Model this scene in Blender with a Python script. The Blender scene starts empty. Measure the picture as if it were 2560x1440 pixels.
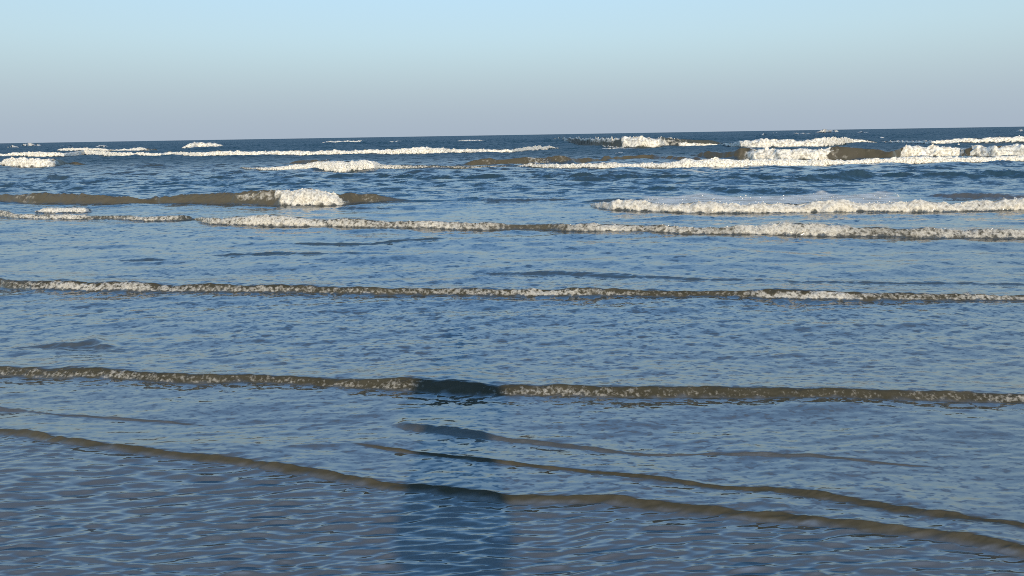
import bpy, math, random
import numpy as np
from mathutils import Matrix, Vector, Euler

R = math.radians
random.seed(7)
rng = np.random.default_rng(11)
scene = bpy.context.scene
col = scene.collection

# ------------------------------------------------------------------ camera
CAM_H = 1.60
PITCH, ROLL = 11.7, 0.94
LENS = 26.0
cam_d = bpy.data.cameras.new('camera')
cam_d.lens = LENS; cam_d.sensor_width = 36.0
cam_d.clip_start = 0.02; cam_d.clip_end = 40000
cam = bpy.data.objects.new('camera', cam_d); col.objects.link(cam)
CM = Matrix.Rotation(R(90 - PITCH), 4, 'X') @ Matrix.Rotation(R(-ROLL), 4, 'Z')
cam.matrix_world = Matrix.Translation((0, 0, CAM_H)) @ CM
scene.camera = cam

# ------------------------------------------------------------------ sky, sun, exposure
SUN_EL = 15.4
SUN_DX = -0.067                       # shadows run straight out to sea, a touch to the left
world = bpy.data.worlds.new('World'); scene.world = world
world.use_nodes = True
wn = world.node_tree.nodes; wl = world.node_tree.links
wn.clear()
sky = wn.new('ShaderNodeTexSky'); sky.sky_type = 'NISHITA'; sky.sun_disc = False
sky.sun_elevation = R(SUN_EL)
sky.sun_rotation = math.pi - math.atan(-SUN_DX)
sky.altitude = 0; sky.air_density = 1.0; sky.dust_density = 0.3; sky.ozone_density = 4.0
bg = wn.new('ShaderNodeBackground'); bg.inputs['Strength'].default_value = 0.15
wo = wn.new('ShaderNodeOutputWorld')
# clear cool air above, a pale lavender sea haze lying along the whole horizon
tint = wn.new('ShaderNodeMix'); tint.data_type = 'RGBA'; tint.blend_type = 'MULTIPLY'
tint.inputs[0].default_value = 1.0; tint.inputs[7].default_value = (0.81, 0.98, 0.985, 1)
wl.new(sky.outputs[0], tint.inputs[6])
wtc = wn.new('ShaderNodeTexCoord'); wsx = wn.new('ShaderNodeSeparateXYZ')
wl.new(wtc.outputs['Generated'], wsx.inputs[0])
def haze_layer(below, top, colour):
    mr = wn.new('ShaderNodeMapRange'); mr.interpolation_type = 'SMOOTHSTEP'
    wl.new(wsx.outputs['Z'], mr.inputs[0])
    for k_, v_ in ((1, -0.02), (2, top), (3, 1.0), (4, 0.0)): mr.inputs[k_].default_value = v_
    mx = wn.new('ShaderNodeMix'); mx.data_type = 'RGBA'
    wl.new(mr.outputs[0], mx.inputs[0]); wl.new(below, mx.inputs[6]); mx.inputs[7].default_value = colour
    return mx.outputs[2]
haze1 = haze_layer(tint.outputs[2], 0.66, (1.83, 2.26, 2.38, 1))
haze2 = haze_layer(haze1, 0.13, (1.39, 1.655, 2.0, 1))
wl.new(haze2, bg.inputs['Color']); wl.new(bg.outputs[0], wo.inputs['Surface'])

sun_d = bpy.data.lights.new('sun', 'SUN'); sun_d.energy = 2.2; sun_d.angle = R(0.9)
sun_d.color = (1.0, 0.82, 0.56)
sun = bpy.data.objects.new('sun', sun_d); col.objects.link(sun)
ld = Vector((SUN_DX, 1.0, -math.tan(R(SUN_EL)) * math.hypot(1, SUN_DX))).normalized()
sun.rotation_euler = ld.to_track_quat('-Z', 'Y').to_euler()
sun.location = (0, -20, 10)

vs = scene.view_settings
vs.view_transform = 'Standard'; vs.look = 'None'; vs.exposure = 0.90; vs.gamma = 1.0
scene.cycles.use_denoising = False
scene.cycles.max_bounces = 4
scene.cycles.filter_width = 0.95
scene.cycles.sample_clamp_indirect = 4.0

# ------------------------------------------------------------------ helpers
CM3 = np.array(CM.to_3x3())
FPX = 2560 * LENS / 36.0
def ray(px, py):
    d = np.array([(px - 1280) / FPX, -(py - 720) / FPX, -1.0])
    return CM3 @ d
def ground(px, py):
    d = ray(px, py)
    t = -CAM_H / d[2]
    return d[0] * t, d[1] * t
def z_at(px, py, y):
    d = ray(px, py)
    return CAM_H + d[2] / d[1] * y

def hash2(ix, iy, seed):
    h = (ix.astype(np.int64) * 374761393 + iy.astype(np.int64) * 668265263 + seed * 1274126177) & 0xffffffff
    h = ((h ^ (h >> 13)) * 1274126177) & 0xffffffff
    h = ((h ^ (h >> 16)) * 2246822519) & 0xffffffff
    return (h ^ (h >> 15)) & 0xffffffff
GC = np.cos(np.arange(256) * (2 * math.pi / 256)); GS = np.sin(np.arange(256) * (2 * math.pi / 256))
def perlin(x, y, seed=0):
    x, y = np.broadcast_arrays(x, y)
    ix = np.floor(x); iy = np.floor(y); fx = x - ix; fy = y - iy
    ux = fx * fx * fx * (fx * (fx * 6 - 15) + 10); uy = fy * fy * fy * (fy * (fy * 6 - 15) + 10)
    def g(ox, oy):
        a = (hash2(ix + ox, iy + oy, seed) >> 8) & 255
        return GC[a] * (fx - ox) + GS[a] * (fy - oy)
    a = g(0, 0); b = g(1, 0); c = g(0, 1); d = g(1, 1)
    return ((a + (b - a) * ux) * (1 - uy) + (c + (d - c) * ux) * uy) * 1.41
def fbm(x, y, seed=0, octs=4):
    s = 0; a = 1.0; t = 0
    for o in range(octs):
        s = s + a * perlin(x * 2 ** o, y * 2 ** o, seed + o * 17); t += a; a *= .55
    return s / t
def worley(x, y, seed=0):
    ix = np.floor(x); iy = np.floor(y); best = np.full(x.shape, 9.0)
    for ox in (-1, 0, 1):
        for oy in (-1, 0, 1):
            h = hash2(ix + ox, iy + oy, seed)
            px = ix + ox + (h & 0xffff) / 65536.0; py = iy + oy + (h >> 16) / 65536.0
            best = np.minimum(best, (px - x) ** 2 + (py - y) ** 2)
    return np.sqrt(best)
def sst(a, b, x):
    t = np.clip((x - a) / (b - a), 0, 1)
    return t * t * (3 - 2 * t)

def tag(o, label=None, cat=None, group=None, kind=None):
    if label: o['label'] = label
    if cat: o['category'] = cat
    if group: o['group'] = group
    if kind: o['kind'] = kind
    return o

# ------------------------------------------------------------------ materials
class NT:
    def __init__(s, name):
        s.m = bpy.data.materials.new(name); s.m.use_nodes = True
        s.t = s.m.node_tree; s.t.nodes.clear()
    def n(s, typ, ins=None, **kw):
        nd = s.t.nodes.new(typ)
        for k, v in kw.items(): setattr(nd, k, v)
        for k, v in (ins or {}).items():
            if isinstance(v, bpy.types.NodeSocket): s.t.links.new(v, nd.inputs[k])
            else: nd.inputs[k].default_value = v
        return nd
    def math(s, op, a, b=None, c=None, clamp=False):
        ins = {0: a}
        if b is not None: ins[1] = b
        if c is not None: ins[2] = c
        return s.n('ShaderNodeMath', ins, operation=op, use_clamp=clamp).outputs[0]
    def vmath(s, op, a, b=None, scale=None):
        ins = {0: a}
        if b is not None: ins[1] = b
        nd = s.n('ShaderNodeVectorMath', ins, operation=op)
        if scale is not None:
            if isinstance(scale, bpy.types.NodeSocket): s.t.links.new(scale, nd.inputs['Scale'])
            else: nd.inputs['Scale'].default_value = scale
        return nd.outputs[0]
    def attr(s, name):
        return s.n('ShaderNodeAttribute', attribute_name=name).outputs['Fac']
    def mapr(s, v, a, b, c=0.0, d=1.0, smooth=True):
        nd = s.n('ShaderNodeMapRange', {0: v, 1: a, 2: b, 3: c, 4: d})
        nd.interpolation_type = 'SMOOTHSTEP' if smooth else 'LINEAR'
        return nd.outputs[0]
    def mixc(s, f, a, b):
        nd = s.n('ShaderNodeMix', data_type='RGBA')
        for i, v in ((0, f), (6, a), (7, b)):
            if isinstance(v, bpy.types.NodeSocket): s.t.links.new(v, nd.inputs[i])
            else: nd.inputs[i].default_value = v
        return nd.outputs[2]

def water_material():
    T = NT('sea_water')
    geo = T.n('ShaderNodeNewGeometry')
    pos = geo.outputs['Position']
    foam = T.attr('foam'); turb = T.attr('turb'); micro = T.attr('micro'); fsc = T.attr('fscale')
    # small wind ripples as slope: gentle seaward backs, short steep fronts facing the shore
    p1 = T.vmath('MULTIPLY', pos, (6.5, 8.5, 8.0))
    p2 = T.vmath('MULTIPLY', pos, (17.0, 34.0, 30.0))
    n1 = T.n('ShaderNodeTexNoise', {'Vector': p1, 'Scale': 1.0, 'Detail': 2.5, 'Roughness': .6})
    n2 = T.n('ShaderNodeTexNoise', {'Vector': p2, 'Scale': 1.0, 'Detail': 2.0, 'Roughness': .6})
    st = T.math('ADD', T.math('MULTIPLY', T.mapr(n1.outputs['Fac'], .53, .72), T.attr('front')), T.math('MULTIPLY', T.mapr(n2.outputs['Fac'], .50, .72), T.attr('front_fine')))
    n3 = T.n('ShaderNodeTexNoise', {'Vector': T.vmath('MULTIPLY', pos, (1.5, 2.0, 2.0)), 'Scale': 1.0, 'Detail': 3.0, 'Roughness': .62})
    st = T.math('ADD', st, T.math('MULTIPLY', T.mapr(n3.outputs['Fac'], .44, .66), T.attr('front_far')))
    fr = T.n('ShaderNodeCombineXYZ', {0: 0.0, 1: T.math('MULTIPLY', st, -1.0), 2: 0.0}).outputs[0]
    d1 = T.vmath('SUBTRACT', n1.outputs['Color'], (0.5, 0.5, 0.5))
    d2 = T.vmath('SUBTRACT', n2.outputs['Color'], (0.5, 0.5, 0.5))
    d1 = T.vmath('MULTIPLY', d1, (0.6, 0.5, 0.0)); d2 = T.vmath('MULTIPLY', d2, (0.6, 1.0, 0.0))
    ds = T.vmath('ADD', T.vmath('SCALE', d1, scale=0.6), T.vmath('SCALE', d2, scale=0.5))
    ds = T.vmath('ADD', T.vmath('SCALE', ds, scale=micro), fr)
    nrm = T.vmath('NORMALIZE', T.vmath('ADD', geo.outputs['Normal'], ds))
    base = T.mixc(turb, (0.009, 0.040, 0.062, 1), (0.082, 0.071, 0.046, 1))
    bn = T.n('ShaderNodeTexNoise', {'Vector': pos, 'Scale': 1.3, 'Detail': 3.0})
    base = T.mixc(T.math('MULTIPLY', turb, T.mapr(bn.outputs['Fac'], .35, .7, 0, .6)), base, (0.078, 0.070, 0.042, 1))
    base2 = base
    base2 = T.mixc(T.attr('thin'), base2, (0.046, 0.040, 0.021, 1))
    w = T.n('ShaderNodeBsdfPrincipled', {'Base Color': base2, 'Roughness': T.attr('rough'), 'IOR': T.attr('gloss'), 'Normal': nrm})
    # foam
    fp = T.vmath('SCALE', pos, scale=fsc)
    f1 = T.n('ShaderNodeTexNoise', {'Vector': fp, 'Scale': 1.0, 'Detail': 3.0, 'Roughness': .55})
    f2 = T.n('ShaderNodeTexNoise', {'Vector': fp, 'Scale': 1.7, 'Detail': 2.0, 'Roughness': .6})
    v = T.math('ADD', foam, T.math('MULTIPLY', T.math('SUBTRACT', f1.outputs['Fac'], .5), 1.5))
    v = T.math('MULTIPLY', T.mapr(v, .32, .74), T.mapr(foam, .02, .12))
    v = T.math('MULTIPLY', v, T.mapr(foam, .30, .85, .38, 1.0))
    fcol = T.mixc(T.mapr(f2.outputs['Fac'], .32, .62), (0.40, 0.38, 0.33, 1), (0.84, 0.81, 0.72, 1))
    fcol = T.mixc(T.attr('dens'), (0.34, 0.325, 0.29, 1), fcol)
    fo = T.n('ShaderNodeBsdfPrincipled', {'Base Color': fcol, 'Roughness': .8, 'IOR': 1.33, 'Subsurface Weight': .5, 'Subsurface Radius': (.09, .085, .07), 'Subsurface Scale': 1.0})
    mx = T.n('ShaderNodeMixShader', {0: v, 1: w.outputs[0], 2: fo.outputs[0]})
    out = T.n('ShaderNodeOutputMaterial', {0: mx.outputs[0]})
    return T.m
M_WATER = water_material()

def spray_material():
    T = NT('white_spray')
    geo = T.n('ShaderNodeNewGeometry')
    nz = T.n('ShaderNodeTexNoise', {'Vector': geo.outputs['Position'], 'Scale': 14.0, 'Detail': 4.0})
    c = T.mixc(T.mapr(nz.outputs['Fac'], .3, .7), (0.58, 0.57, 0.53, 1), (0.86, 0.85, 0.82, 1))
    b = T.n('ShaderNodeBsdfPrincipled', {'Base Color': c, 'Roughness': .7, 'IOR': 1.33})
    T.n('ShaderNodeOutputMaterial', {0: b.outputs[0]})
    return T.m
M_SPRAY = spray_material()

def plain_material(name, c1, c2, scale, rough, bump=0.0):
    T = NT(name)
    tc = T.n('ShaderNodeTexCoord')
    nz = T.n('ShaderNodeTexNoise', {'Vector': tc.outputs['Object'], 'Scale': scale, 'Detail': 5.0})
    c = T.mixc(T.mapr(nz.outputs['Fac'], .3, .7), (*c1, 1), (*c2, 1))
    b = T.n('ShaderNodeBsdfPrincipled', {'Base Color': c, 'Roughness': rough})
    if bump:
        bp = T.n('ShaderNodeBump', {'Height': nz.outputs['Fac'], 'Strength': bump, 'Distance': .01})
        T.t.links.new(bp.outputs[0], b.inputs['Normal'])
    T.n('ShaderNodeOutputMaterial', {0: b.outputs[0]})
    return T.m

# ------------------------------------------------------------------ the waves, as read from the beach
# pts: (photo x, crest row, toe row, foam) ; turned into metres on the sea by ground()
WAVES = []
def wave(name, label, pts, wf=1.3, back=9.0, turb=0.9, patches=(), cat='wave', group=None, fwin=(-.05, 1.2), taper=(40, 40), spray=1.0, thing=True, hsc=1.0):
    if not thing: wf = wf * 1.7
    hsc = hsc if thing else .8
    WAVES.append(dict(hsc=hsc, name=name, label=label, pts=pts, wf=wf, back=back, turb=turb * (1 if thing or turb > .9 else .45), patches=patches, cat=cat, group=group,
                      fwin=fwin, taper=taper, spray=spray, thing=thing))
BR = 'white breaking waves'; WC = 'whitecaps near the horizon'; WL = 'low foamless wavelets near the shore'

# nearest, foamless bores over the shallows
wave('shore_wavelet', 'nearest brown foamless wavelet slanting across the whole foreground', [
    (-500,1030,1050,0),(-60,1062,1084,0),(0,1065,1087,0),(65,1067,1092,0),(125,1080,1104,0),(250,1099,1122,0),(370,1114,1138,0),(450,1124,1149,0),(575,1135,1160,0),
    (650,1145,1172,0),(775,1160,1188,0),(850,1172,1202,0),(960,1195,1222,0),(1025,1198,1226,0),(1125,1207,1238,0),(1200,1219,1250,0),(1280,1231,1258,0),
    (1380,1233,1258,0),(1480,1231,1258,0),(1555,1236,1264,0),(1655,1245,1276,0),(1780,1260,1290,0),(1880,1271,1300,0),(1980,1275,1304,0),(2080,1287,1316,0),
    (2230,1302,1334,0),(2330,1315,1348,0),(2430,1330,1365,0),(2560,1358,1394,0),(2640,1372,1410,0),(3000,1430,1470,0)], wf=1.5, back=9, turb=1.0, group=WL, hsc=.62)
wave('shore_wavelet', 'brown foamless wavelet just behind the nearest one, from the middle to the right edge', [
    (820,1097,1108,0),(950,1114,1126,0),(1090,1132,1146,0),(1190,1146,1160,0),(1280,1153,1166,0),(1405,1166,1180,0),(1480,1178,1194,0),(1580,1186,1205,0),(1680,1197,1217,0),(1780,1209,1228,0),
    (1880,1217,1234,0),(1920,1214,1236,0),(2005,1222,1248,0),(2130,1240,1270,0),(2230,1259,1290,0),(2330,1279,1308,0),(2430,1292,1322,0),(2560,1306,1338,0),
    (2640,1316,1348,0),(3000,1360,1395,0)], wf=1.6, back=8, turb=1.0, group=WL, taper=(160, 40), hsc=.75)
wave('shore_wavelet', 'faint smooth wavelet with a peaked start below the gap in the nearest foam', [
    (960,1052,1062,0),(1010,1049,1075,0),(1100,1060,1086,0),(1200,1075,1096,0),(1280,1092,1106,0),(1430,1102,1118,0),(1530,1116,1131,0),(1610,1128,1140,0),(1750,1131,1138,0),(1905,1131,1145,0),
    (2030,1133,1148,0),(2180,1149,1160,0),(2400,1165,1174,0)], wf=2.0, back=6, turb=.8, group=WL, taper=(60, 150), hsc=.62)
wave('shore_wavelet', 'short faint wavelet at the left edge above the nearest wavelet', [
    (-300,1000,1012,0),(0,1014,1028,0),(65,1021,1034,0),(150,1034,1044,0),(200,1033,1044,0),(300,1040,1050,0),(400,1047,1056,0),(560,1060,1068,0)], wf=2.2, back=6, turb=.8, group=WL, taper=(40, 120), hsc=.6)
# second row: glassy bubbles
wave('breaking_wave', 'nearest foaming wave, glassy brown with thin bubbles, crossing the whole picture', [
    (-500,885,915,.4),(-60,908,936,.45),(0,910,940,.45),(100,912,943,.5),(180,910,944,.5),(250,912,946,.45),(400,924,955,.42),(500,930,959,.45),(625,929,954,.38),(750,938,962,.35),(900,944,972,.42),
    (1000,938,976,.45),(1075,938,980,.2),(1150,946,984,.12),(1225,954,987,.25),(1280,955,990,.42),(1350,957,992,.5),(1480,958,993,.45),(1600,960,994,.36),(1700,960,995,.3),(1880,962,995,.26),(2080,967,994,.24),
    (2280,972,1000,.26),(2430,975,1004,.36),(2520,978,1006,.6),(2560,980,1007,.6),(2640,984,1010,.5),(3000,1000,1026,.4)], wf=1.5, back=8, turb=.95, group=BR, fwin=(0.0, .85), spray=.25, hsc=.78)
# third row
wave('breaking_wave', 'thin low roller of broken foam, second foam line from the shore', [
    (-500,660,690,.5),(-60,690,713,.4),(0,693,718,.42),(30,699,722,.45),(100,702,727,.6),(220,704,731,.78),(330,705,730,.7),(400,706,730,.72),(500,707,731,.6),(620,709,732,.62),(750,712,733,.55),(900,715,735,.45),
    (1000,717,736,.42),(1100,717,737,.5),(1200,717,740,.65),(1300,717,742,.8),(1400,719,741,.78),(1460,720,740,.5),(1600,722,740,.4),(1780,724,741,.38),(1860,724,745,.5),(1950,722,750,.8),(2100,725,751,.75),
    (2200,729,751,.55),(2280,731,751,.5),(2400,732,751,.6),(2560,732,751,.6),(2640,733,752,.6),(3000,738,756,.5)], wf=1.4, back=8, turb=.95, group=BR, fwin=(0.02, .92), spray=.6, hsc=.88)
wave('swell', None, [(1180,677,683,0),(1280,677,688,0),(1400,678,689,0),(1530,682,694,0),(1630,687,697,0),(1730,692,702,0),(1930,700,708,0),(2080,702,711,0),(2300,706,713,0),(2560,708,716,0),(3000,712,720,0)],
     wf=2.4, back=5, turb=.6, thing=False, taper=(80, 80))
wave('swell', None, [(715,608,609,0),(760,604,611,0),(800,602,611,0),(875,604,611,0),(925,606,610,0),(1000,598,605,0),(1060,596,602,0),(1130,594,598,0)], wf=1.6, back=4, turb=.75, thing=False, taper=(30, 40))
wave('swell', None, [(520,638,640,0),(560,635,641,0),(600,632,640,0),(650,630,638,0),(690,623,636,0),(740,629,638,0),(850,633,637,0)], wf=1.8, back=4, turb=.7, thing=False, taper=(30, 60))
wave('swell', None, [(280,650,652,0),(330,644,652,0),(370,640,650,0),(430,645,650,0)], wf=1.8, back=4, turb=.7, thing=False, taper=(30, 40))
wave('swell', None, [(40,868,873,0),(150,860,876,0),(220,857,878,0),(270,866,880,0),(330,874,882,0)], wf=2.2, back=4, turb=.6, thing=False, taper=(40, 40))
# fourth row
wave('breaking_wave', 'long lumpy white roller, third foam line from the shore, running to the right edge', [
    (478,545,547,0.38),(500,545,556,0.63),(530,544,561,0.73),(600,543,563,0.73),(680,541,565,0.83),(740,545,566,0.83),(850,549,567,0.73),(930,550,569,0.63),(1000,553,570,0.73),(1130,555,572,0.73),(1220,557,573,0.68),(1290,561,572,0.43),(1370,561,574,0.43),
    (1440,559,578,0.73),(1490,556,579,0.83),(1600,565,579,0.63),(1680,564,581,0.73),(1790,567,584,0.63),(1880,562,586,0.83),(2000,562,589,0.83),(2080,565,590,0.78),(2200,569,591,0.63),(2280,574,593,0.63),(2355,570,592,0.78),(2450,571,594,0.68),(2560,576,595,0.73),(2640,577,596,0.68),(3000,582,601,0.68)],
    wf=1.1, back=7, turb=.9, group=BR, taper=(12, 40))
wave('breaking_wave', 'short left roller of thinning foam ending beside the long lumpy roller', [
    (-500,500,520,.6),(-60,524,536,.6),(0,527,541,.6),(50,535,546,.65),(100,538,548,.75),(200,537,549,.75),(260,541,547,.5),(300,539,548,.6),(360,540,552,.7),(450,538,551,.6),(475,541,548,.4),(490,545,547,.2)],
    wf=1.1, back=5, turb=.8, group=BR, taper=(40, 12))
wave('breaking_wave', 'small foam patch riding just behind the short left roller', [
    (80,531,532,.5),(105,524,532,.8),(125,519,532,.95),(170,520,532,.9),(215,519,532,.95),(235,524,529,.6)], wf=1.3, back=4, turb=.6, group=BR, taper=(12, 12))
# fifth row
wave('breaking_wave', 'thick white roller at middle right with foam streaks spread behind it', [
    (1468,509,511,.5),(1490,506,518,.85),(1530,504,525,.95),(1585,500,527,1),(1640,508,528,.95),(1680,511,530,.9),(1775,504,532,1),(1850,511,532,.95),(1980,509,531,.95),(2085,503,530,1),(2150,508,529,.95),(2230,502,529,1),(2280,503,528,1),
    (2380,508,527,.9),(2440,501,526,1),(2490,497,526,1),(2560,499,526,1),(2640,498,525,1),(3000,498,528,1)], wf=1.1, back=5, turb=.8, group=BR, taper=(14, 40),
    patches=((1560,2330,3,24,.85),))
wave('swell', None, [(1440,500,506,0),(1560,492,503,0),(1640,496,502,0)], wf=2, back=4, turb=.8, thing=False, taper=(60, 40))
wave('swell', None, [(2280,487,492,0),(2360,483,496,0),(2460,481,498,0),(2560,484,498,0),(3000,488,500,0)], wf=1.8, back=5, turb=.95, thing=False, taper=(70, 40))
wave('swell', None, [(1180,494,497,0),(1230,491,504,0),(1300,493,505,0),(1380,495,503,0),(1460,496,501,0)], wf=1.8, back=5, turb=.9, thing=False, taper=(40, 60))
wave('swell', None, [(820,516,519,0),(870,512,523,0),(910,514,524,0),(960,517,523,0),(1000,520,522,0)], wf=1.8, back=4, turb=.75, thing=False, taper=(40, 40), patches=((850,915,.7,1.3,.6),))
wave('breaking_wave', 'brown plunging wave at left with one white splash bursting in its middle', [
    (-500,486,506,0),(-60,489,503,0),(0,490,504,.1),(50,487,506,.35),(85,486,507,.35),(115,485,507,0),(200,487,509,0),(350,494,509,0),(376,491,508,.3),(390,488,507,.3),(405,491,508,.05),(500,487,508,0),(575,481,509,0),(600,482,510,.1),
    (650,477,511,.15),(685,476,512,.3),(700,477,513,1),(735,473,513,1.1),(770,473,513,1.1),(820,475,512,1.1),(845,482,512,1.0),(858,484,511,.3),(880,484,508,.1),(905,487,506,.4),(940,487,506,.35),(960,491,505,.1),(1000,492,504,0),(1075,495,502,0)],
    wf=1.0, back=6, turb=1.0, group=BR, taper=(40, 150), patches=((585,690,.3,.85,.5),), spray=1.0)
# deep trough swells
def sw(pts, turb=.12, wf=3.0, back=3.0, taper=(60, 60)):
    wave('swell', None, [(a, b, c, 0) for a, b, c in pts], wf=wf, back=back, turb=turb, thing=False, taper=taper)
sw([(900,438,442),(950,430,444),(1000,430,446),(1080,433,447),(1150,437,447),(1250,439,446),(1330,441,445)])
sw([(1250,437,440),(1320,432,444),(1400,432,446),(1465,427,448),(1530,432,448),(1610,428,446),(1700,434,446),(1780,440,446)])
sw([(1830,436,440),(1920,436,450),(2020,433,452),(2100,428,450),(2200,427,443),(2300,429,446),(2420,429,444),(2560,427,442),(3000,428,442)])
sw([(1560,470,474),(1640,464,476),(1760,466,478),(1860,472,484),(1940,462,484),(2020,468,482),(2150,476,482)])
sw([(80,444,448),(130,441,452),(180,444,452),(240,447,450)])
sw([(440,441,446),(520,440,448),(600,444,448)])
sw([(250,415,418),(290,405,417),(340,405,419),(390,409,418),(440,414,417)], turb=.8)
sw([(0,470,474),(60,468,476),(140,472,477),(220,473,476)])
# sixth row, about forty metres out
wave('breaking_wave', 'long white roller far out at right, in front of the brown-faced breakers', [
    (1285,414,417,.5),(1330,409,418,.7),(1400,410,420,.8),(1480,409,420,.75),(1530,404,420,.75),(1600,409,420,.85),(1690,406,421,.8),(1712,397,421,1),(1760,397,421,1),(1850,399,418,1),(1930,397,416,1),(2040,400,415,1),(2130,399,411,.9),(2230,396,409,.9),(2290,392,408,1),
    (2380,393,406,.95),(2450,393,405,.95),(2560,391,403,.95),(2640,390,402,.95),(3000,388,400,.9)], wf=1.1, back=5, turb=.7, group=BR, taper=(20, 40))
wave('breaking_wave', 'ragged white crest with a thin foam tail, far out left of centre', [
    (590,418,421,.5),(650,419,425,.7),(700,416,426,.85),(770,410,426,.9),(790,405,426,1),(850,403,428,1),(910,401,425,1),(935,406,424,1),(960,411,422,.7),(1030,414,421,.55),(1100,415,420,.45),(1180,414,420,.5),(1280,413,418,.5)],
    wf=1.1, back=5, turb=.5, group=BR, taper=(20, 20))
sw([(650,410,412),(720,400,411),(790,394,412),(830,395,409),(880,402,408)], turb=.95, wf=1.8)
wave('breaking_wave', 'brown swell face flecked with foam, far out at the centre', [
    (1130,408,412,.1),(1180,401,413,.25),(1225,397,412,.35),(1245,398,411,.15),(1300,395,410,.1),(1330,393,410,.5),(1355,394,409,.45),(1375,394,410,.2),(1400,394,410,.4),(1430,395,409,.25),(1480,396,405,0),(1560,391,398,0),(1640,391,397,.1),(1720,393,400,0)], wf=1.5, back=5, turb=1, group=BR, taper=(50, 60))
sw([(1560,390,393),(1640,388,398),(1700,390,400),(1760,392,402),(1800,392,402),(1850,394,402)], turb=.95, wf=1.6)
wave('breaking_wave', 'small white breaker with a brown base at the left edge', [
    (-200,398,414,.3),(-20,402,414,.2),(5,403,415,.8),(20,397,416,1),(40,396,417,1),(90,396,418,1),(120,397,418,1),(140,399,417,.7),(160,402,415,.3),(185,404,413,.05),(230,406,412,0)], wf=1.1, back=5, turb=1, group=BR, taper=(40, 40))
wave('breaking_wave', 'big right breaker, two white walls either side of a clear brown face', [
    (1700,384,392,0),(1800,380,396,0),(1850,377,398,.1),(1868,373,398,.4),(1885,369,399,1),(1910,371,399,1),(1960,375,400,1),(2040,375,400,1),(2070,371,399,.9),(2085,369,399,.25),(2110,369,399,.2),(2160,370,398,.15),(2230,376,398,.05),(2252,369,396,.3),(2262,367,394,1),
    (2330,368,393,1),(2400,369,391,1),(2412,370,392,.35),(2424,367,392,.35),(2436,365,392,1),(2500,367,393,1),(2560,366,393,1),(2640,366,393,1),(3000,368,394,1)], wf=1.0, back=5, turb=1, group=BR, taper=(70, 40))
# seventh row
wave('breaking_wave', 'longest thin white roller, running from the left edge past the centre, near the horizon', [
    (-500,390,400,.9),(-60,385,393,.95),(0,386,393,.95),(60,381,392,1),(100,380,392,1),(160,383,391,1),(200,379,389,1),(212,376,388,1),(300,381,390,1),(400,383,390,1),(425,381,389,.95),(500,381,391,1),(600,378,390,1),(700,378,389,1),(800,378,388,1),(900,376,387,1),(1000,373,386,1),(1060,368,385,1),(1100,371,384,1),
    (1150,373,382,.95),(1220,374,382,.95),(1280,374,381,.9),(1310,369,378,.95),(1345,364,375,1),(1380,367,372,.8),(1405,369,371,.5)], wf=1.1, back=5, turb=.3, group=BR, taper=(40, 16))
wave('breaking_wave', 'white foam crest rising above the left end of the longest roller', [
    (140,374,378,.8),(155,371,378,1),(200,370,378,1),(260,371,378,1),(275,374,378,.6),(300,373,379,.9),(340,369,379,1),(355,368,379,1),(370,373,379,.5),(390,370,378,.6),(405,374,378,.1)], wf=1.3, back=4, turb=.9, group=BR, taper=(10, 20))
wave('breaking_wave', 'plunging green-faced wave with a falling white curtain, right of centre near the horizon', [
    (1375,349,352,.9),(1392,346,352,1),(1410,346,357,.5),(1440,345,362,.25),(1480,348,366,.2),(1520,348,368,.1),(1554,347,369,.15),(1560,346,369,1),(1600,346,369,1),(1650,344,368,1),(1656,343,367,.7),(1668,346,366,.3),(1690,347,366,.6),(1700,348,366,.3),(1780,352,364,.1),(1830,357,363,0)],
    wf=.9, back=5, turb=.55, group=BR, taper=(12, 50), patches=((1392,1560,.72,1.25,1.0),(1560,1720,1.0,1.3,.8),(1690,1800,-.1,.4,1.0),(1500,1565,-.1,.12,.8),(1470,1540,.45,.75,.6)))
wave('breaking_wave', 'broad white roller with a dark notch, near the horizon at right', [
    (1790,362,364,.7),(1820,358,366,1),(1850,354,368,1),(1880,349,368,1),(1900,345,368,1),(1930,350,367,1),(2000,349,366,1),(2060,345,365,1),(2110,345,361,1),(2125,348,359,.8),(2160,353,358,.9),(2195,355,358,.7)], wf=1.1, back=4, turb=.4, group=BR, taper=(14, 14))
wave('breaking_wave', 'white roller at the right edge just below the horizon', [
    (2196,355,357,.7),(2250,352,358,.95),(2330,353,360,1),(2370,349,359,1),(2450,347,358,1),(2500,344,357,1),(2560,342,356,1),(2640,341,355,1),(3000,336,350,.9)], wf=1.1, back=5, turb=.3, group=BR, taper=(14, 40))
# whitecaps
def cap(label, x0, x1, top, toe, **k):
    xm = (x0 + x1) / 2; L = x1 - x0; sl = -.0165 * L / 2
    wave('whitecap', label, [(x0, toe - 1 - sl, toe - sl, .8), (x0 + .25 * L, top + .6 - sl / 2, toe - sl / 2, 1), (x0 + .4 * L, top, toe, 1), (x0 + .75 * L, top + 1 + sl / 2, toe + sl / 2, .95), (x1, toe - 1 + sl, toe + sl, .6)],
         wf=1.2, back=4, turb=.2, group=WC, taper=(.12 * L, .12 * L), spray=.3, hsc=1.35, **k)
cap('lower of the two white caps at the left edge near the horizon', 8, 58, 366, 373.5)
cap('upper white cap at the left edge, touching the horizon', 48, 112, 359.5, 366)
cap('tiny white cap under the upper one at the left edge', 62, 106, 368.5, 371.5)
cap('small white cap above the left end of the longest roller', 140, 192, 365, 370.5)
cap('thin white cap between the left edge group and the tallest left cap', 232, 280, 364, 369.5)
cap('tiny white fleck right of the thin white cap on the left', 322, 350, 362.5, 366)
cap('tallest pointed white cap left of centre near the horizon', 448, 570, 359.5, 370.5)
cap('long thin white cap on the horizon, left of centre', 788, 940, 354, 359.5)
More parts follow.
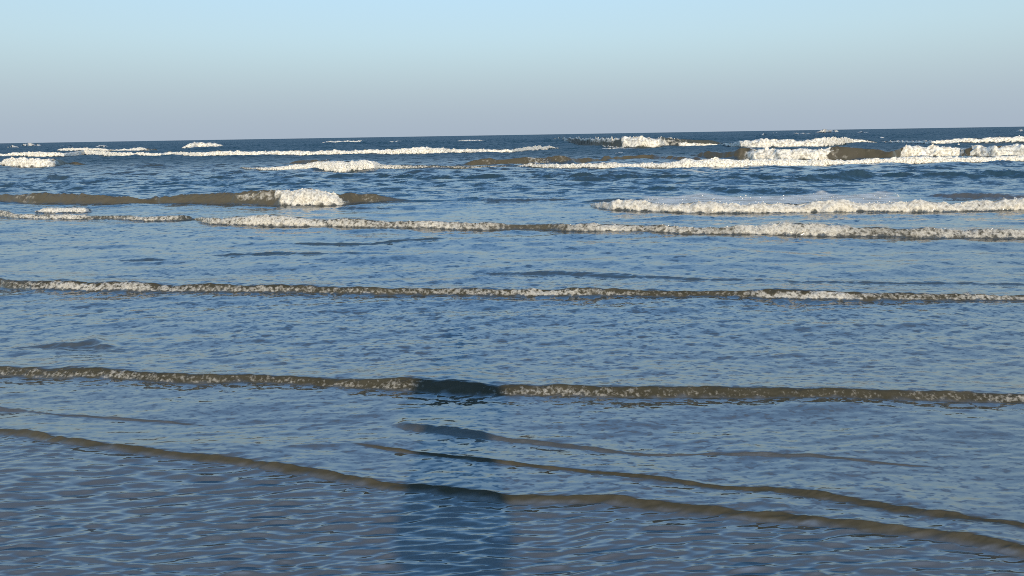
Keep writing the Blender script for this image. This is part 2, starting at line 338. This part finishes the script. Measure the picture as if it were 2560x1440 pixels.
cap('thin white cap on the horizon, just left of the centre', 930, 1075, 353.5, 358.5)
cap('faint white cap on the horizon above the centre', 1130, 1232, 350.5, 355)
cap('white cap breaking the skyline at the right', 2032, 2105, 325, 332)
cap('small ragged white cap left of the skyline cap at right', 1968, 2040, 332.5, 338)
cap('tiny fleck of foam left of the ragged white cap', 1926, 1950, 330.5, 334)
cap('small foam fleck above the broad white roller', 1898, 1926, 335.5, 340)
cap('small white cap above the gap between the two right rollers', 2182, 2214, 341.5, 346.5)
cap('white cap cut by the right edge under the horizon', 2535, 2580, 325, 330)

cap('faint foam fleck right of the tallest left cap', 404, 424, 363.5, 366)
cap('faint foam streak beneath the skyline cap at the right', 2138, 2176, 329.5, 333)
cap('tiny splash standing on the brown swell right of centre', 1528, 1566, 381, 387)
cap('thin foam line ahead of the falling white curtain', 1495, 1590, 369, 371.5)
# ------------------------------------------------------------------ sea mesh: columns fan out, rows crowd on the wave faces
A = 3.0
NC, NR = 1120, 1040
KU = 0.90
U = np.linspace(-KU, KU, NC)
Y0, Y1 = 1.0, 9000.0
G = 5200
yg = np.exp(np.linspace(math.log(Y0), math.log(Y1), G))
rho = 1184.0 / np.maximum(yg, 2.0) ** 2 * .95 + 62.0 / yg
rho = np.where(yg < 2.4, 60.0, rho)
rho = np.repeat(rho[None, :], NC, 0).astype(np.float32)
for wv in WAVES:
    P = sorted(wv['pts']); rows = []
    xs = np.array([p[0] for p in P], float)
    # densify
    xd = np.unique(np.concatenate([xs, np.arange(xs[0], xs[-1], 12.0)]))
    tp = np.interp(xd, xs, [p[1] for p in P]); te = np.interp(xd, xs, [p[2] for p in P]); fo = np.interp(xd, xs, [p[3] for p in P])
    t0, t1 = wv['taper']
    env = sst(0, 1, (xd - xs[0]) / max(t0, 1)) * sst(0, 1, (xs[-1] - xd) / max(t1, 1))
    uu, yt, hh = [], [], []
    for a, b, c in zip(xd, tp, te):
        X, Yt = ground(a, c)
        H = .1
        for _ in range(4):
            H = max(z_at(a, b, Yt + wv['wf'] * max(H, .01)), .004)
        uu.append(X / (Yt + A)); yt.append(Yt); hh.append(H)
    uu = np.array(uu); o = np.argsort(uu)
    uu = uu[o]; yt = np.array(yt)[o]; hh = np.array(hh)[o]; fo = fo[o]; env = env[o]; xo = xd[o]
    inside = sst(uu[0] - .003, uu[0], U) * (1 - sst(uu[-1], uu[-1] + .003, U))
    wv['yt'] = np.interp(U, uu, yt); wv['env'] = np.interp(U, uu, env) * inside
    hh = hh * wv['hsc']
    wv['H'] = np.interp(U, uu, hh) * wv['env']
    wv['H0'] = float(np.median(hh)); wv['d0'] = float(np.median(yt))
    wv['f'] = np.interp(U, uu, .6 * fo + .17 * (fo > .2) if wv is WAVES[4] else .6 * fo + .20 if wv is WAVES[5] else fo) * np.minimum(1, wv['env'] * 3); wv['px'] = np.interp(U, uu, xo)
    wv['w'] = np.maximum(np.interp(U, uu, hh) * wv['wf'], .01)
    # a little raggedness along the line
    k = wv['d0'] * .9
    sx = U * wv['d0']
    jag = fbm(sx / (wv['H0'] * 3 + .05), sx * 0 + wv['d0'], 5, 3)
    yts = wv['yt'].copy()
    wv['yt'] = wv['yt'] + jag * wv['w'] * .35
    hm = fbm(sx / (wv['H0'] * 4 + .08), sx * 0 + 3.3 * wv['d0'], 15, 3)
    wv['H'] = wv['H'] * (1 + np.clip(wv['f'] * .7, .16 if wv['d0'] > 4.4 else .5, .5 if wv['d0'] < 25 else .28) * hm)
    wv['f'] = np.clip(wv['f'] + (.30 if wv['d0'] < 25 else .15) * wv['f'] * fbm(sx / (wv['H0'] * 5 + .1), sx * 0 + 7.7 * wv['d0'], 16, 3), 0, 1.1)
    if 8 < wv['d0'] < 25: wv['f'] = wv['f'] * .90
    ker = np.hanning(161); ker /= ker.sum()
    denv = np.convolve(np.pad(np.minimum(1, wv['env'] * 2), 80, mode='edge'), ker, 'valid')
    sw_ = np.convolve(np.pad(wv['w'], 80, mode='edge'), ker, 'valid')
    pxh = float(np.max(te - tp)) * .4
    nrow = np.clip(2.3 * pxh, 7, 36)
    lo = (yts - .35 * sw_)[:, None]; hi = (yts + 1.6 * sw_)[:, None]
    win = sst(0, 1, (yg[None] - lo) / (.4 * sw_[:, None])) * sst(0, 1, (hi - yg[None]) / (.5 * sw_[:, None]))
    rho += (win * (nrow / (1.6 * sw_) * denv)[:, None]).astype(np.float32)
dy = np.diff(yg)
cum = np.concatenate([np.zeros((NC, 1)), np.cumsum((rho[:, 1:] + rho[:, :-1]) * .5 * dy[None], 1)], 1)
cum /= cum[:, -1:]
Y = np.empty((NC, NR))
q = np.linspace(0, 1, NR)
for c in range(NC):
    Y[c] = np.interp(q, cum[c], yg)
del rho, cum
X = U[:, None] * (Y + A)
dyr = np.gradient(Y, axis=1); dxc = np.abs(np.gradient(X, axis=0))

# --- waves on the mesh
Zp = np.zeros_like(Y); trough = np.zeros_like(Y)
foam = np.zeros_like(Y); turbw = np.zeros_like(Y); wid = np.full(Y.shape, -1, np.int32); wmask = np.zeros_like(Y)
DX = np.zeros_like(Y); DY = np.zeros_like(Y); DZ = np.zeros_like(Y); fsc = np.full(Y.shape, 6.0)
face = np.zeros_like(Y); tt = np.zeros_like(Y); thin = np.zeros_like(Y); streak = np.zeros_like(Y)
for i, wv in enumerate(WAVES):
    cs = np.nonzero(wv['env'] > 1e-4)[0]
    if not len(cs): continue
    sc = slice(cs[0], cs[-1] + 1)
    ylo = wv['yt'][sc] - 4 * wv['w'][sc]; yhi = wv['yt'][sc] + np.maximum(28 if wv['patches'] else 4, 1) * wv['w'][sc] + 4.5 * wv['back'] * np.maximum(wv['w'][sc] / wv['wf'], .02)
    rr = np.nonzero(((Y[sc] >= ylo[:, None]) & (Y[sc] <= yhi[:, None])).any(0))[0]
    s = (sc, slice(rr[0], rr[-1] + 1))
    y = Y[s]; x = X[s]; yt = wv['yt'][sc, None]; w = wv['w'][sc, None]; H = wv['H'][sc, None]; f = wv['f'][sc, None]; env = wv['env'][sc, None]; px = wv['px'][sc, None]
    t = (y - yt) / w
    shf = 7.0 * fbm(x / (.6 * wv['H0'] + .03), np.clip(t, -1, 3) * 1.5 + i, 500 + i, 2) + 5.0 * (np.clip(t, 0, 1.3) - .5) * (1 if i % 2 else -1)
    ci = np.clip(np.arange(sc.start, sc.stop)[:, None] + np.rint(shf).astype(int), 0, NC - 1)
    f = wv['f'][ci] * np.minimum(1, env * 4)
    Lb = wv['back'] * np.maximum(w / wv['wf'], .02)
    yc = yt + w
    tc = np.clip(t, 0, 1)
    ff = np.clip(f, 0, 1)
    fr0 = tc * tc * (3 - 2 * tc) if i > 3 else tc ** 1.5 * (1.6 - .6 * tc)
    fr = (1 - ff) * fr0 + ff * np.sqrt(np.maximum(tc * (2 - tc), 0)) ** 1.1
    bk = np.exp(-np.maximum((y - yc) / Lb, 0) ** 1.5)
    z = H * np.where(t < 1, fr, bk)
    Zp[s] = (np.maximum(Zp[s], 0) ** 4 + z ** 4) ** .25
    trough[s] += -.10 * H * np.exp(-((t + .9) / .9) ** 2)
    a0, a1 = wv['fwin']
    rg = fbm(x / (1.1 * wv['H0'] + .02), t * .8, 700 + i, 4)
    fm = f * sst(a0 - .08, a0 + .12, t + .18 * rg) * (1 - sst(a1 - .35, a1 + .25, t + .8 * rg))
    for (p0, p1, q0, q1, st) in wv['patches']:
        pm = sst(p0, p0 + .12 * (p1 - p0), px) * (1 - sst(p1 - .12 * (p1 - p0), p1, px))
        if q1 > 6: streak[s] = np.maximum(streak[s], pm * sst(q0, q0 + 2, t) * (1 - sst(q1 - 2, q1, t)))
        fm = np.maximum(fm, st * pm * sst(q0 - .1, q0 + .1, t) * (1 - sst(q1 - .15 * (q1 - q0), q1 + .1, t)))
    foam[s] = np.maximum(foam[s], fm)
    tn = t + .5 * fbm(x / (1.5 * wv['H0'] + .05), t * .7, 620 + i, 3)
    fc = env * sst(-1.1, .35, tn) * (1 - sst(.95, 2.0, tn))
    if 4 <= i < 6: fc = env * sst(-.35, .25, tn) * (1 - sst(.85, 1.35, tn))
    if i < 4:
        tn = t + .55 * fbm(x / .22, y / .06, 600 + i, 3)
        fc = env * sst(-.25, .75, tn) * (1 - sst(.95, 1.4, t))
    turbw[s] = np.maximum(turbw[s], fc * wv['turb'])
    face[s] = np.maximum(face[s], fc * (1 if wv['thing'] and i not in (2, 3) else .5))
    if i < 6: thin[s] = np.maximum(thin[s], (fc if i < 2 or i >= 4 else fc * .4) * np.clip(.75 + .6 * fbm(x * 2.2, y * 5, 400 + i, 3), .2, 1))
    if wv['d0'] < 30:
        cl = np.clip(1 - f * 1.5, 0, 1) * env
        DZ[s] += cl * H * np.exp(-((t - .9) / .7) ** 2) * (.30 * fbm(x / .16, y / .05, 410 + i, 3) + .22 * fbm(x / .5, y / .3, 430 + i, 2))
    hs = max(wv['H0'], .05)
    fk = 42.0 if i == 4 else 28.0 if i == 5 else np.clip(1.7 / hs, 2.0, 18.0)
    fsc[s] = np.where(fm > .02, fk, fsc[s])
    # lumpy whitewater
    ii = np.nonzero(fm > .03)
    if len(ii[0]):
        xx = x[ii]; qq = (y - 1.2 * z)[ii]; fv = np.minimum(fm[ii], 1.0)
        Hh = hs
        b = (1 - worley(xx / (1.05 * Hh), qq / (.60 * Hh), 3 + i)) * .62 + (1 - worley(xx / (.50 * Hh), qq / (.30 * Hh), 31 + i)) * .24
        b = .62 * b - .26 + .75 * fbm(xx / (1.7 * Hh), qq / (.9 * Hh), 9 + i, 5)
        onface = (1 - sst(1.3, 2.2, t))[ii]
        am = Hh * 1.1 * fv ** 1.4 * b * onface
        gx = i * 1000
        DY[s][ii] += -.62 * am; DZ[s][ii] += .62 * am
        DX[s][ii] += .12 * Hh * fv * perlin(xx / (.3 * Hh), qq / (.3 * Hh), 41 + i)
        # torn crest line
        tr = np.exp(-((t[ii] - 1.0) / .25) ** 2) * fv
        DZ[s][ii] += tr * Hh * (.18 * np.maximum(perlin(xx / (.22 * Hh), qq * 0 + i, 51), 0) + .22 * fbm(xx / (1.5 * Hh), qq * 0 + i, 61, 2))
    if wv['thing']:
        m = env * sst(-.35, -.1, t) * (1 - sst(1.5, 2.2, t))
        m = np.maximum(m, (fm > .2) * .9)
        sel = m > np.maximum(wmask[s], .35)
        wmask[s][sel] = m[sel]; wid[s][sel] = i; tt[s][sel] = t[sel]

fsc = np.where(streak > .05, 1.3, fsc)
# --- ripples
calm = sst(-.12, .15, (Y - np.repeat(WAVES[0]['yt'][:, None], NR, 1)))          # 0 before the nearest wavelet
W2y = np.repeat(WAVES[4]['yt'][:, None], NR, 1)
behind2 = sst(-.1, .6, Y - W2y)
patch = .75 + .6 * fbm(X * .35 + 5, Y * .35, 91, 3)
RX = np.zeros(Y.shape, np.float32); RY = np.zeros_like(RX); RZ = np.zeros_like(RX)
Xf = X.astype(np.float32); Yf = Y.astype(np.float32)
warpx = (fbm(X * .9, Y * .9, 101, 2) * .10).astype(np.float32); warpy = (fbm(X * .9 + 40, Y * .9, 103, 2) * .10).astype(np.float32)
far = np.clip(Y, 0, 400)
dyrmin = dyr.min(0); dxcmin = dxc.min(0)
bands = [
    # lam0, lam1, count, main angle (deg, 0 = towards shore), spread, slope, envelope, chop
    (.040, .11, 40, 4, 9, .44, (1 - calm) * 1.0 + calm * .25 + behind2 * .10, .35),
    (.10, .30, 22, 4, 30, .13, (1 - calm) * .35 + calm * (.5 + .5 * behind2), .8),
    (.30, 1.0, 24, 5, 30, .17, calm * (.22 + .20 * sst(5, 12, Y) + .70 * sst(14, 24, Y)) + .12, .8),
    (.9, 2.8, 24, 4, 30, .22, .15 * sst(5, 10, Y) + .85 * sst(17, 26, Y), .8),
    (2.5, 7.0, 16, 2, 26, .14, .5 * sst(20, 34, Y) + .5 * sst(48, 62, Y), .6),
    (8.0, 30., 14, 0, 26, .13, sst(60, 140, Y), .4),
]
for (l0, l1, n, ang, spr, slope, envl, chop) in bands:
    envl = (envl * np.clip(patch, .35, 1.5) * (1 - .8 * np.minimum(1, foam * 1.5)) * (1 - .1 * face)).astype(np.float32)
    rowsel = np.nonzero(envl.max(0) > .01)[0]
    r0, r1 = rowsel[0], rowsel[-1] + 1
    for k in range(n):
        lam = math.exp(rng.uniform(math.log(l0), math.log(l1)))
        th = R(ang + rng.normal() * spr)
        kx, ky = math.sin(th), -math.cos(th)
        K = 2 * math.pi / lam
        a = slope * math.sqrt(2 / n) / K
        ly = lam / max(abs(ky), .2); lx = lam / max(abs(kx), .05)
        # stop where the mesh cannot carry it
        ok = np.nonzero((dyrmin < ly / 2.2) & (dxcmin < lx / 2.2))[0]
        if not len(ok): continue
        b0, b1 = max(r0, ok[0]), min(r1, ok[-1] + 1)
        if b1 <= b0: continue
        sl = (slice(None), slice(b0, b1))
        att = sst(2.2, 4.5, ly / dyr[sl]) * sst(2.2, 4.0, lx / dxc[sl])
        att = (att * envl[sl]).astype(np.float32)
        if att.max() < .01: continue
        ph = K * (kx * (Xf[sl] + warpx[sl]) + ky * (Yf[sl] + warpy[sl])) + rng.uniform(0, 6.28)
        if lam < .4: ph = ph - .75 * np.cos(ph)      # steeper towards the shore
        cz = np.cos(ph); sz = np.sin(ph)
        RZ[sl] += a * att * cz
        RX[sl] -= a * att * chop * kx * sz; RY[sl] -= a * att * chop * ky * sz
PX = X + DX + RX; PY = Y + DY + RY; PZ = Zp + trough + DZ + RZ
fade = sst(1.0, 2.2, Y)
PZ = PZ * fade

# --- colour of the water itself: stirred sand near the beach and over the bar, clearer in the gut between and outside
turb = 1 - sst(3.8, 7, Y) * .55 - sst(7, 16, Y) * .32
turb = turb + .30 * np.exp(-((Y - 42) / 9) ** 2)
turb = turb - .12 * sst(55, 90, Y)
turb = turb + .12 * fbm(X * .12, Y * .06, 201, 3)
turb = np.clip(np.maximum(turb, turbw), 0.04, 1)
micro = .60 - .30 * sst(3.5, 7, Y) + .10 * sst(20, 40, Y)
micro = micro + .25 * face * (1 - sst(15, 30, Y))
micro = micro * np.clip(.8 + .7 * fbm(X * .5, Y * .5, 301, 3), .4, 1.6)

front = (.08 + .24 * sst(4, 6.5, Y) - .12 * sst(20, 35, Y)) * np.clip(.9 + .8 * fbm(X * .6, Y * .45, 311, 3), .25, 1.7) * (1 - .7 * np.minimum(1, foam * 2))
gust = np.clip(1 + 1.1 * fbm(X * .10, Y * .22, 801, 3), .45, 1.7)
front = front * gust
ffar = .08 * sst(6, 10, Y) + .34 * sst(15, 23, Y)
ffine = gust * (.12 + .16 * calm - .14 * sst(6, 11, Y)) * np.clip(.9 + .9 * fbm(X * .8 + 9, Y * .7, 313, 3), .2, 1.7) * (1 - .5 * np.minimum(1, foam * 2))
rough = .05 + .04 * sst(4, 9, Y) + .05 * sst(12, 24, Y) + .34 * sst(28, 70, Y)
gloss = 2.85 + .50 * sst(4.2, 7.5, Y) - 1.35 * sst(14, 28, Y) - .55 * sst(32, 60, Y)
gloss = gloss * (1 - face) + 1.38 * face
verts = np.stack([PX, PY, PZ], -1).reshape(-1, 3)
# normals of the whole sheet, so that pieces meet without a seam
gu = np.gradient(np.stack([PX, PY, PZ], -1), axis=0); gv = np.gradient(np.stack([PX, PY, PZ], -1), axis=1)
nrm = np.cross(gu, gv); nrm /= np.maximum(np.linalg.norm(nrm, axis=-1, keepdims=True), 1e-12)
nrm = nrm.reshape(-1, 3)
idx = np.arange(NC * NR).reshape(NC, NR)
quads = np.stack([idx[:-1, :-1], idx[1:, :-1], idx[1:, 1:], idx[:-1, 1:]], -1).reshape(-1, 4)
fid = wid.reshape(-1)[quads[:, 0]]
ffoam = foam.reshape(-1)[quads].mean(1)
AT = dict(foam=foam.reshape(-1), turb=turb.reshape(-1), micro=micro.reshape(-1), fscale=fsc.reshape(-1), rough=rough.reshape(-1), gloss=gloss.reshape(-1), thin=thin.reshape(-1), front=front.reshape(-1), dens=(.45 + .55 * sst(9, 30, Y)).reshape(-1), front_fine=ffine.reshape(-1), front_far=ffar.reshape(-1))

def sheet(name, fsel, parent=None):
    qd = quads[fsel]
    used, inv = np.unique(qd, return_inverse=True)
    inv = inv.reshape(-1)
    me = bpy.data.meshes.new(name)
    me.vertices.add(len(used)); me.vertices.foreach_set('co', verts[used].astype(np.float32).ravel())
    me.loops.add(len(inv)); me.loops.foreach_set('vertex_index', inv.astype(np.int32))
    me.polygons.add(len(qd)); me.polygons.foreach_set('loop_start', np.arange(0, len(inv), 4, dtype=np.int32))
    me.polygons.foreach_set('use_smooth', np.ones(len(qd), bool))
    me.update(calc_edges=True)
    for k, v in AT.items():
        at = me.attributes.new(k, 'FLOAT', 'POINT'); at.data.foreach_set('value', v[used].astype(np.float32))
    me.normals_split_custom_set_from_vertices(nrm[used].astype(np.float32))
    me.materials.append(M_WATER)
    o = bpy.data.objects.new(name, me); col.objects.link(o)
    if parent: o.parent = parent
    return o


# ------------------------------------------------------------------ spray droplets and clots of foam
PHI = (1 + 5 ** .5) / 2
ICO_V = np.array([(-1,PHI,0),(1,PHI,0),(-1,-PHI,0),(1,-PHI,0),(0,-1,PHI),(0,1,PHI),(0,-1,-PHI),(0,1,-PHI),(PHI,0,-1),(PHI,0,1),(-PHI,0,-1),(-PHI,0,1)]) / math.hypot(1, PHI)
ICO_F = np.array([(0,11,5),(0,5,1),(0,1,7),(0,7,10),(0,10,11),(1,5,9),(5,11,4),(11,10,2),(10,7,6),(7,1,8),(3,9,4),(3,4,2),(3,2,6),(3,6,8),(3,8,9),(4,9,5),(2,4,11),(6,2,10),(8,6,7),(9,8,1)])
def clots(name, centres, radii, parent):
    n = len(centres)
    v = ICO_V[None] * radii[:, None, None] * rng.uniform(.65, 1.35, (n, 12, 1)) * rng.uniform(.7, 1.3, (n, 1, 3)) + centres[:, None]
    f = ICO_F[None] + (np.arange(n) * 12)[:, None, None]
    me = bpy.data.meshes.new(name)
    me.from_pydata(v.reshape(-1, 3).tolist(), [], f.reshape(-1, 3).tolist())
    me.polygons.foreach_set('use_smooth', np.ones(len(me.polygons), bool))
    me.materials.append(M_SPRAY)
    o = bpy.data.objects.new(name, me); col.objects.link(o); o.parent = parent
    o['kind'] = 'stuff'
    return o

NQ = NR - 1
def islands(mask, least):
    """connected runs of faces; returns face index arrays of at least `least` faces and the leftovers"""
    ids = np.nonzero(mask)[0]
    if not len(ids): return [], np.zeros(0, int)
    c = ids // NQ
    brk = np.concatenate([[True], (np.diff(ids) != 1) | (np.diff(c) != 0)])
    st = np.nonzero(brk)[0]; en = np.concatenate([st[1:], [len(ids)]])
    rc = c[st]; ra = ids[st] % NQ; rb = ra + (en - st)              # runs: column, first row, end row
    par = list(range(len(st)))
    def find(a):
        while par[a] != a: par[a] = par[par[a]]; a = par[a]
        return a
    bycol = {}
    for k in range(len(st)): bycol.setdefault(int(rc[k]), []).append(k)
    for cc, ks in bycol.items():
        for k in ks:
            for m in bycol.get(cc - 1, ()):
                if ra[k] < rb[m] and ra[m] < rb[k]: par[find(k)] = find(m)
    root = np.array([find(k) for k in range(len(st))])
    lab = np.repeat(root, en - st)
    big, rest = [], []
    for r in np.unique(root):
        comp = ids[lab == r]
        (big if len(comp) >= least else rest).append(comp)
    return big, (np.concatenate(rest) if rest else np.zeros(0, int))
# leftovers of a wave too small to be a part go back to the sea
for i, wv in enumerate(WAVES):
    if wv['thing']:
        big, rest = islands(fid == i, 6 if wv['name'] == 'whitecap' else 40); fid[rest] = -1

sea = sheet('water', fid < 0)
tag(sea, 'blue rippled sea water reaching to the horizon', None, kind='structure')
Vflat = verts
for i, wv in enumerate(WAVES):
    if not wv['thing']: continue
    sel = fid == i
    if sel.sum() < 4: continue
    if wv['name'] == 'whitecap':
        o = sheet('whitecap', sel); tag(o, wv['label'], wv['cat'], wv['group']); continue
    isf = sel & (ffoam > .30)
    e = bpy.data.objects.new(wv['name'], None); col.objects.link(e)
    e.empty_display_size = .2
    tag(e, wv['label'], wv['cat'], wv['group'])
    if isf.sum() < 30:
        for b_ in islands(sel, 1)[0]: sheet('wave_face', b_, e)
        continue
    big, rest = islands(isf, 60); isf[rest] = False
    fbig, frest = islands(sel & ~isf, 60)
    if len(frest): isf[frest] = True; big, _r = islands(isf, 1)
    for b_ in fbig: sheet('wave_face', b_, e)
    for b_ in big: sheet('foam', b_, e)
    vi = np.unique(quads[sel & (ffoam > .55)])
    vi = vi[tt.reshape(-1)[vi] > .75]
    nb = int(len(vi) * .05 * wv['spray'])
    if nb > 20:
        nb = min(nb, 1500)
        pick = rng.choice(vi, nb, replace=False)
        h = max(wv['H0'], .05)
        c = Vflat[pick].copy(); r = h * np.clip(np.exp(rng.normal(-3.2, .5, nb)), .010, .10)
        c += np.stack([rng.normal(0, .03, nb) * h, -np.abs(rng.normal(0, .05, nb)) * h, rng.exponential(.05, nb) * h], 1)
        clots('spray', c, r, e)

# ------------------------------------------------------------------ the beach the photographer stands on
def beach():
    nx, ny = 60, 120
    xs = np.linspace(-90, 90, nx); ys = np.concatenate([np.linspace(-60, -4, 40), np.linspace(-3.8, 4, 60), np.linspace(5, 60, 20)])
    gx, gy = np.meshgrid(xs, ys, indexing='ij')
    gz = np.where(gy < 1.6, (1.6 - gy) * .03, (1.6 - gy) * .05) + .012 * fbm(gx * .3, gy * .3, 77, 3)
    gz = np.minimum(gz, 1.2)
    v = np.stack([gx, gy, gz], -1).reshape(-1, 3)
    ix = np.arange(nx * len(ys)).reshape(nx, len(ys))
    qd = np.stack([ix[:-1, :-1], ix[1:, :-1], ix[1:, 1:], ix[:-1, 1:]], -1).reshape(-1, 4)
    me = bpy.data.meshes.new('sand'); me.from_pydata(v.tolist(), [], qd.tolist())
    me.polygons.foreach_set('use_smooth', np.ones(len(me.polygons), bool))
    me.materials.append(plain_material('wet_sand', (.20, .165, .115), (.27, .225, .16), 6.0, .45, .4))
    o = bpy.data.objects.new('sand', me); col.objects.link(o)
    tag(o, 'wet sand beach shelving under the water', None, kind='structure')
beach()

# ------------------------------------------------------------------ the photographer, whose shadow falls on the water
def skinned(name, chains, mat, parent=None, sub=2):
    """chains: list of lists of (x,y,z,r); chains after the first start at an existing joint (same coordinates)"""
    vs, rs, es, key = [], [], [], {}
    for ch in chains:
        prev = None
        for (x, y, z, r) in ch:
            k = (round(x, 4), round(y, 4), round(z, 4))
            if k not in key:
                key[k] = len(vs); vs.append((x, y, z)); rs.append(r)
            if prev is not None and prev != key[k]: es.append((prev, key[k]))
            prev = key[k]
    me = bpy.data.meshes.new(name); me.from_pydata(vs, es, [])
    o = bpy.data.objects.new(name, me); col.objects.link(o)
    md = o.modifiers.new('skin', 'SKIN'); md.use_smooth_shade = True
    for i, sv in enumerate(me.skin_vertices[0].data):
        rr = rs[i] if isinstance(rs[i], tuple) else (rs[i], rs[i])
        sv.radius = rr; sv.use_root = (i == 0)
    o.modifiers.new('sub', 'SUBSURF').levels = sub
    o.modifiers['sub'].render_levels = sub
    dg = bpy.context.evaluated_depsgraph_get(); dg.update()
    m2 = bpy.data.meshes.new_from_object(o.evaluated_get(dg))
    o.modifiers.clear(); o.data = m2
    bpy.data.meshes.remove(me)
    m2.name = name
    m2.polygons.foreach_set('use_smooth', np.ones(len(m2.polygons), bool))
    m2.materials.clear(); m2.materials.append(mat)
    if parent: o.parent = parent
    return o

def photographer():
    skin = plain_material('skin', (.42, .25, .17), (.50, .31, .22), 8, .5)
    coat = plain_material('navy_coat', (.02, .025, .045), (.035, .04, .06), 30, .85, .3)
    jean = plain_material('dark_jeans', (.025, .03, .045), (.05, .055, .07), 40, .85, .3)
    hairm = plain_material('brown_hair', (.05, .03, .02), (.09, .055, .035), 50, .6, .4)
    boot = plain_material('rubber_boot', (.02, .022, .02), (.03, .03, .03), 10, .4)
    bx, by, bz = -.04, -.46, .05
    P = lambda x, y, z, r: (bx + x, by + y, bz + z, r)
    pel = P(0, 0, .96, .15)
    neck = P(0, .02, 1.46, .062); chest = P(0, 0, 1.28, .15)
    chains = [[pel, P(0, -.005, 1.1, .13), chest, P(0, .0, 1.40, .11), neck, P(0, .045, 1.56, .075), P(0, .055, 1.64, .092), P(0, .05, 1.72, .075)]]
    for s in (-1, 1):
        hip = P(.09 * s, 0, .90, .095); kn = P(.11 * s, .015, .50, .06); an = P(.12 * s, -.02, .09, .045)
        chains.append([pel, hip, kn, P(.115 * s, -.02, .34, .058), an, P(.125 * s, .05, .05, .045), P(.13 * s, .16, .03, .035)])
        sh = P(.17 * s, 0, 1.40, .07); el = P(.27 * s, .10, 1.17, .045); wr = P(.115 * s, .33, 1.47, .028)
        chains.append([P(0, .0, 1.40, .11), sh, P(.22 * s, .04, 1.29, .055), el, P(.20 * s, .22, 1.32, .042), wr, P(.10 * s, .375, 1.51, .032), P(.092 * s, .395, 1.545, .026)])
        palm = P(.092 * s, .395, 1.545, .026)
        for k, (dx, L) in enumerate(((-.012, .034), (-.004, .040), (.004, .038), (.012, .030))):
            chains.append([palm, P((.088 + dx * .4) * s, .418, 1.535 + .018 * k, .0095), P((.075 - .002 * k) * s, .43, 1.538 + .017 * k, .0085), P((.06) * s, .432, 1.54 + .016 * k, .007)])
        chains.append([P(.10 * s, .375, 1.51, .032), P(.085 * s, .385, 1.50, .011), P(.068 * s, .400, 1.515, .0095), P(.055 * s, .405, 1.53, .008)])
    body = skinned('person', chains, skin)
    tag(body, 'person in a navy coat taking the photograph, whose shadow falls on the water', 'person')
    # head detail: nose, ears
    def blob(name, c, r, mat, seg=16):
        import bmesh
        bm = bmesh.new(); bmesh.ops.create_uvsphere(bm, u_segments=seg, v_segments=seg // 2 + 2, radius=1)
        for v in bm.verts: v.co = Vector((v.co.x * r[0] + bx + c[0], v.co.y * r[1] + by + c[1], v.co.z * r[2] + bz + c[2]))
        me = bpy.data.meshes.new(name); bm.to_mesh(me); bm.free()
        me.polygons.foreach_set('use_smooth', np.ones(len(me.polygons), bool)); me.materials.append(mat)
        o = bpy.data.objects.new(name, me); col.objects.link(o); o.parent = body
        return o
    blob('nose', (0, .152, 1.635), (.014, .022, .026), skin)
    for s in (-1, 1):
        blob('ear', (.095 * s, .045, 1.64), (.014, .024, .036), skin)
        blob('eye', (.033 * s, .137, 1.662), (.013, .010, .010), plain_material('eye_white', (.7, .7, .7), (.75, .74, .72), 4, .2))
    blob('mouth', (0, .138, 1.59), (.026, .012, .008), plain_material('lips', (.40, .16, .14), (.45, .2, .17), 6, .5))
    h = blob('hair', (0, .032, 1.675), (.104, .112, .108), hairm, 24)
    for v in h.data.vertices:
        if v.co.y > by + .10: v.co.z = max(v.co.z, bz + 1.70)
    # coat, trousers, boots
    cp = P(0, 0, 1.02, (.235, .16))
    cc = [[P(0, 0, .74, (.285, .18)), P(0, 0, .88, (.265, .17)), cp, P(0, 0, 1.18, (.185, .15)), P(0, 0, 1.33, (.18, .14)), P(0, 0, 1.42, (.13, .11)), P(0, .01, 1.49, (.085, .085))]]
    for s in (-1, 1):
        cc.append([P(0, 0, 1.33, (.18, .14)), P(.185 * s, 0, 1.385, .088), P(.228 * s, .04, 1.28, .078), P(.275 * s, .10, 1.165, .068), P(.20 * s, .22, 1.32, .060), P(.13 * s, .31, 1.445, .048)])
    skinned('coat', cc, coat, body)
    tr = [[P(0, 0, .98, (.165, .145)), P(0, 0, .88, (.155, .14))]]
    for s in (-1, 1):
        tr.append([P(0, 0, .88, (.155, .14)), P(.10 * s, 0, .78, .105), P(.11 * s, .015, .50, .078), P(.12 * s, -.015, .26, .068)])
    skinned('trousers', tr, jean, body)
    for s in (-1, 1):
        skinned('boot', [[P(.12 * s, -.02, .34, .078), P(.12 * s, -.025, .10, .066), P(.125 * s, .04, .055, .055), P(.132 * s, .17, .042, .042)]], boot, body)
    # phone
    import bmesh
    bm = bmesh.new(); bmesh.ops.create_cube(bm, size=1)
    for v in bm.verts: v.co = Vector((v.co.x * .148, v.co.y * .008, v.co.z * .072))
    bmesh.ops.bevel(bm, geom=bm.edges[:], offset=.003, segments=2, affect='EDGES')
    me = bpy.data.meshes.new('phone'); bm.to_mesh(me); bm.free()
    me.materials.append(plain_material('phone_glass', (.015, .015, .017), (.02, .02, .022), 5, .2))
    ph = bpy.data.objects.new('phone', me); col.objects.link(ph); ph.location = (0, -.03, CAM_H)
    tag(ph, 'black phone held up in both hands by the person', 'phone')
photographer()
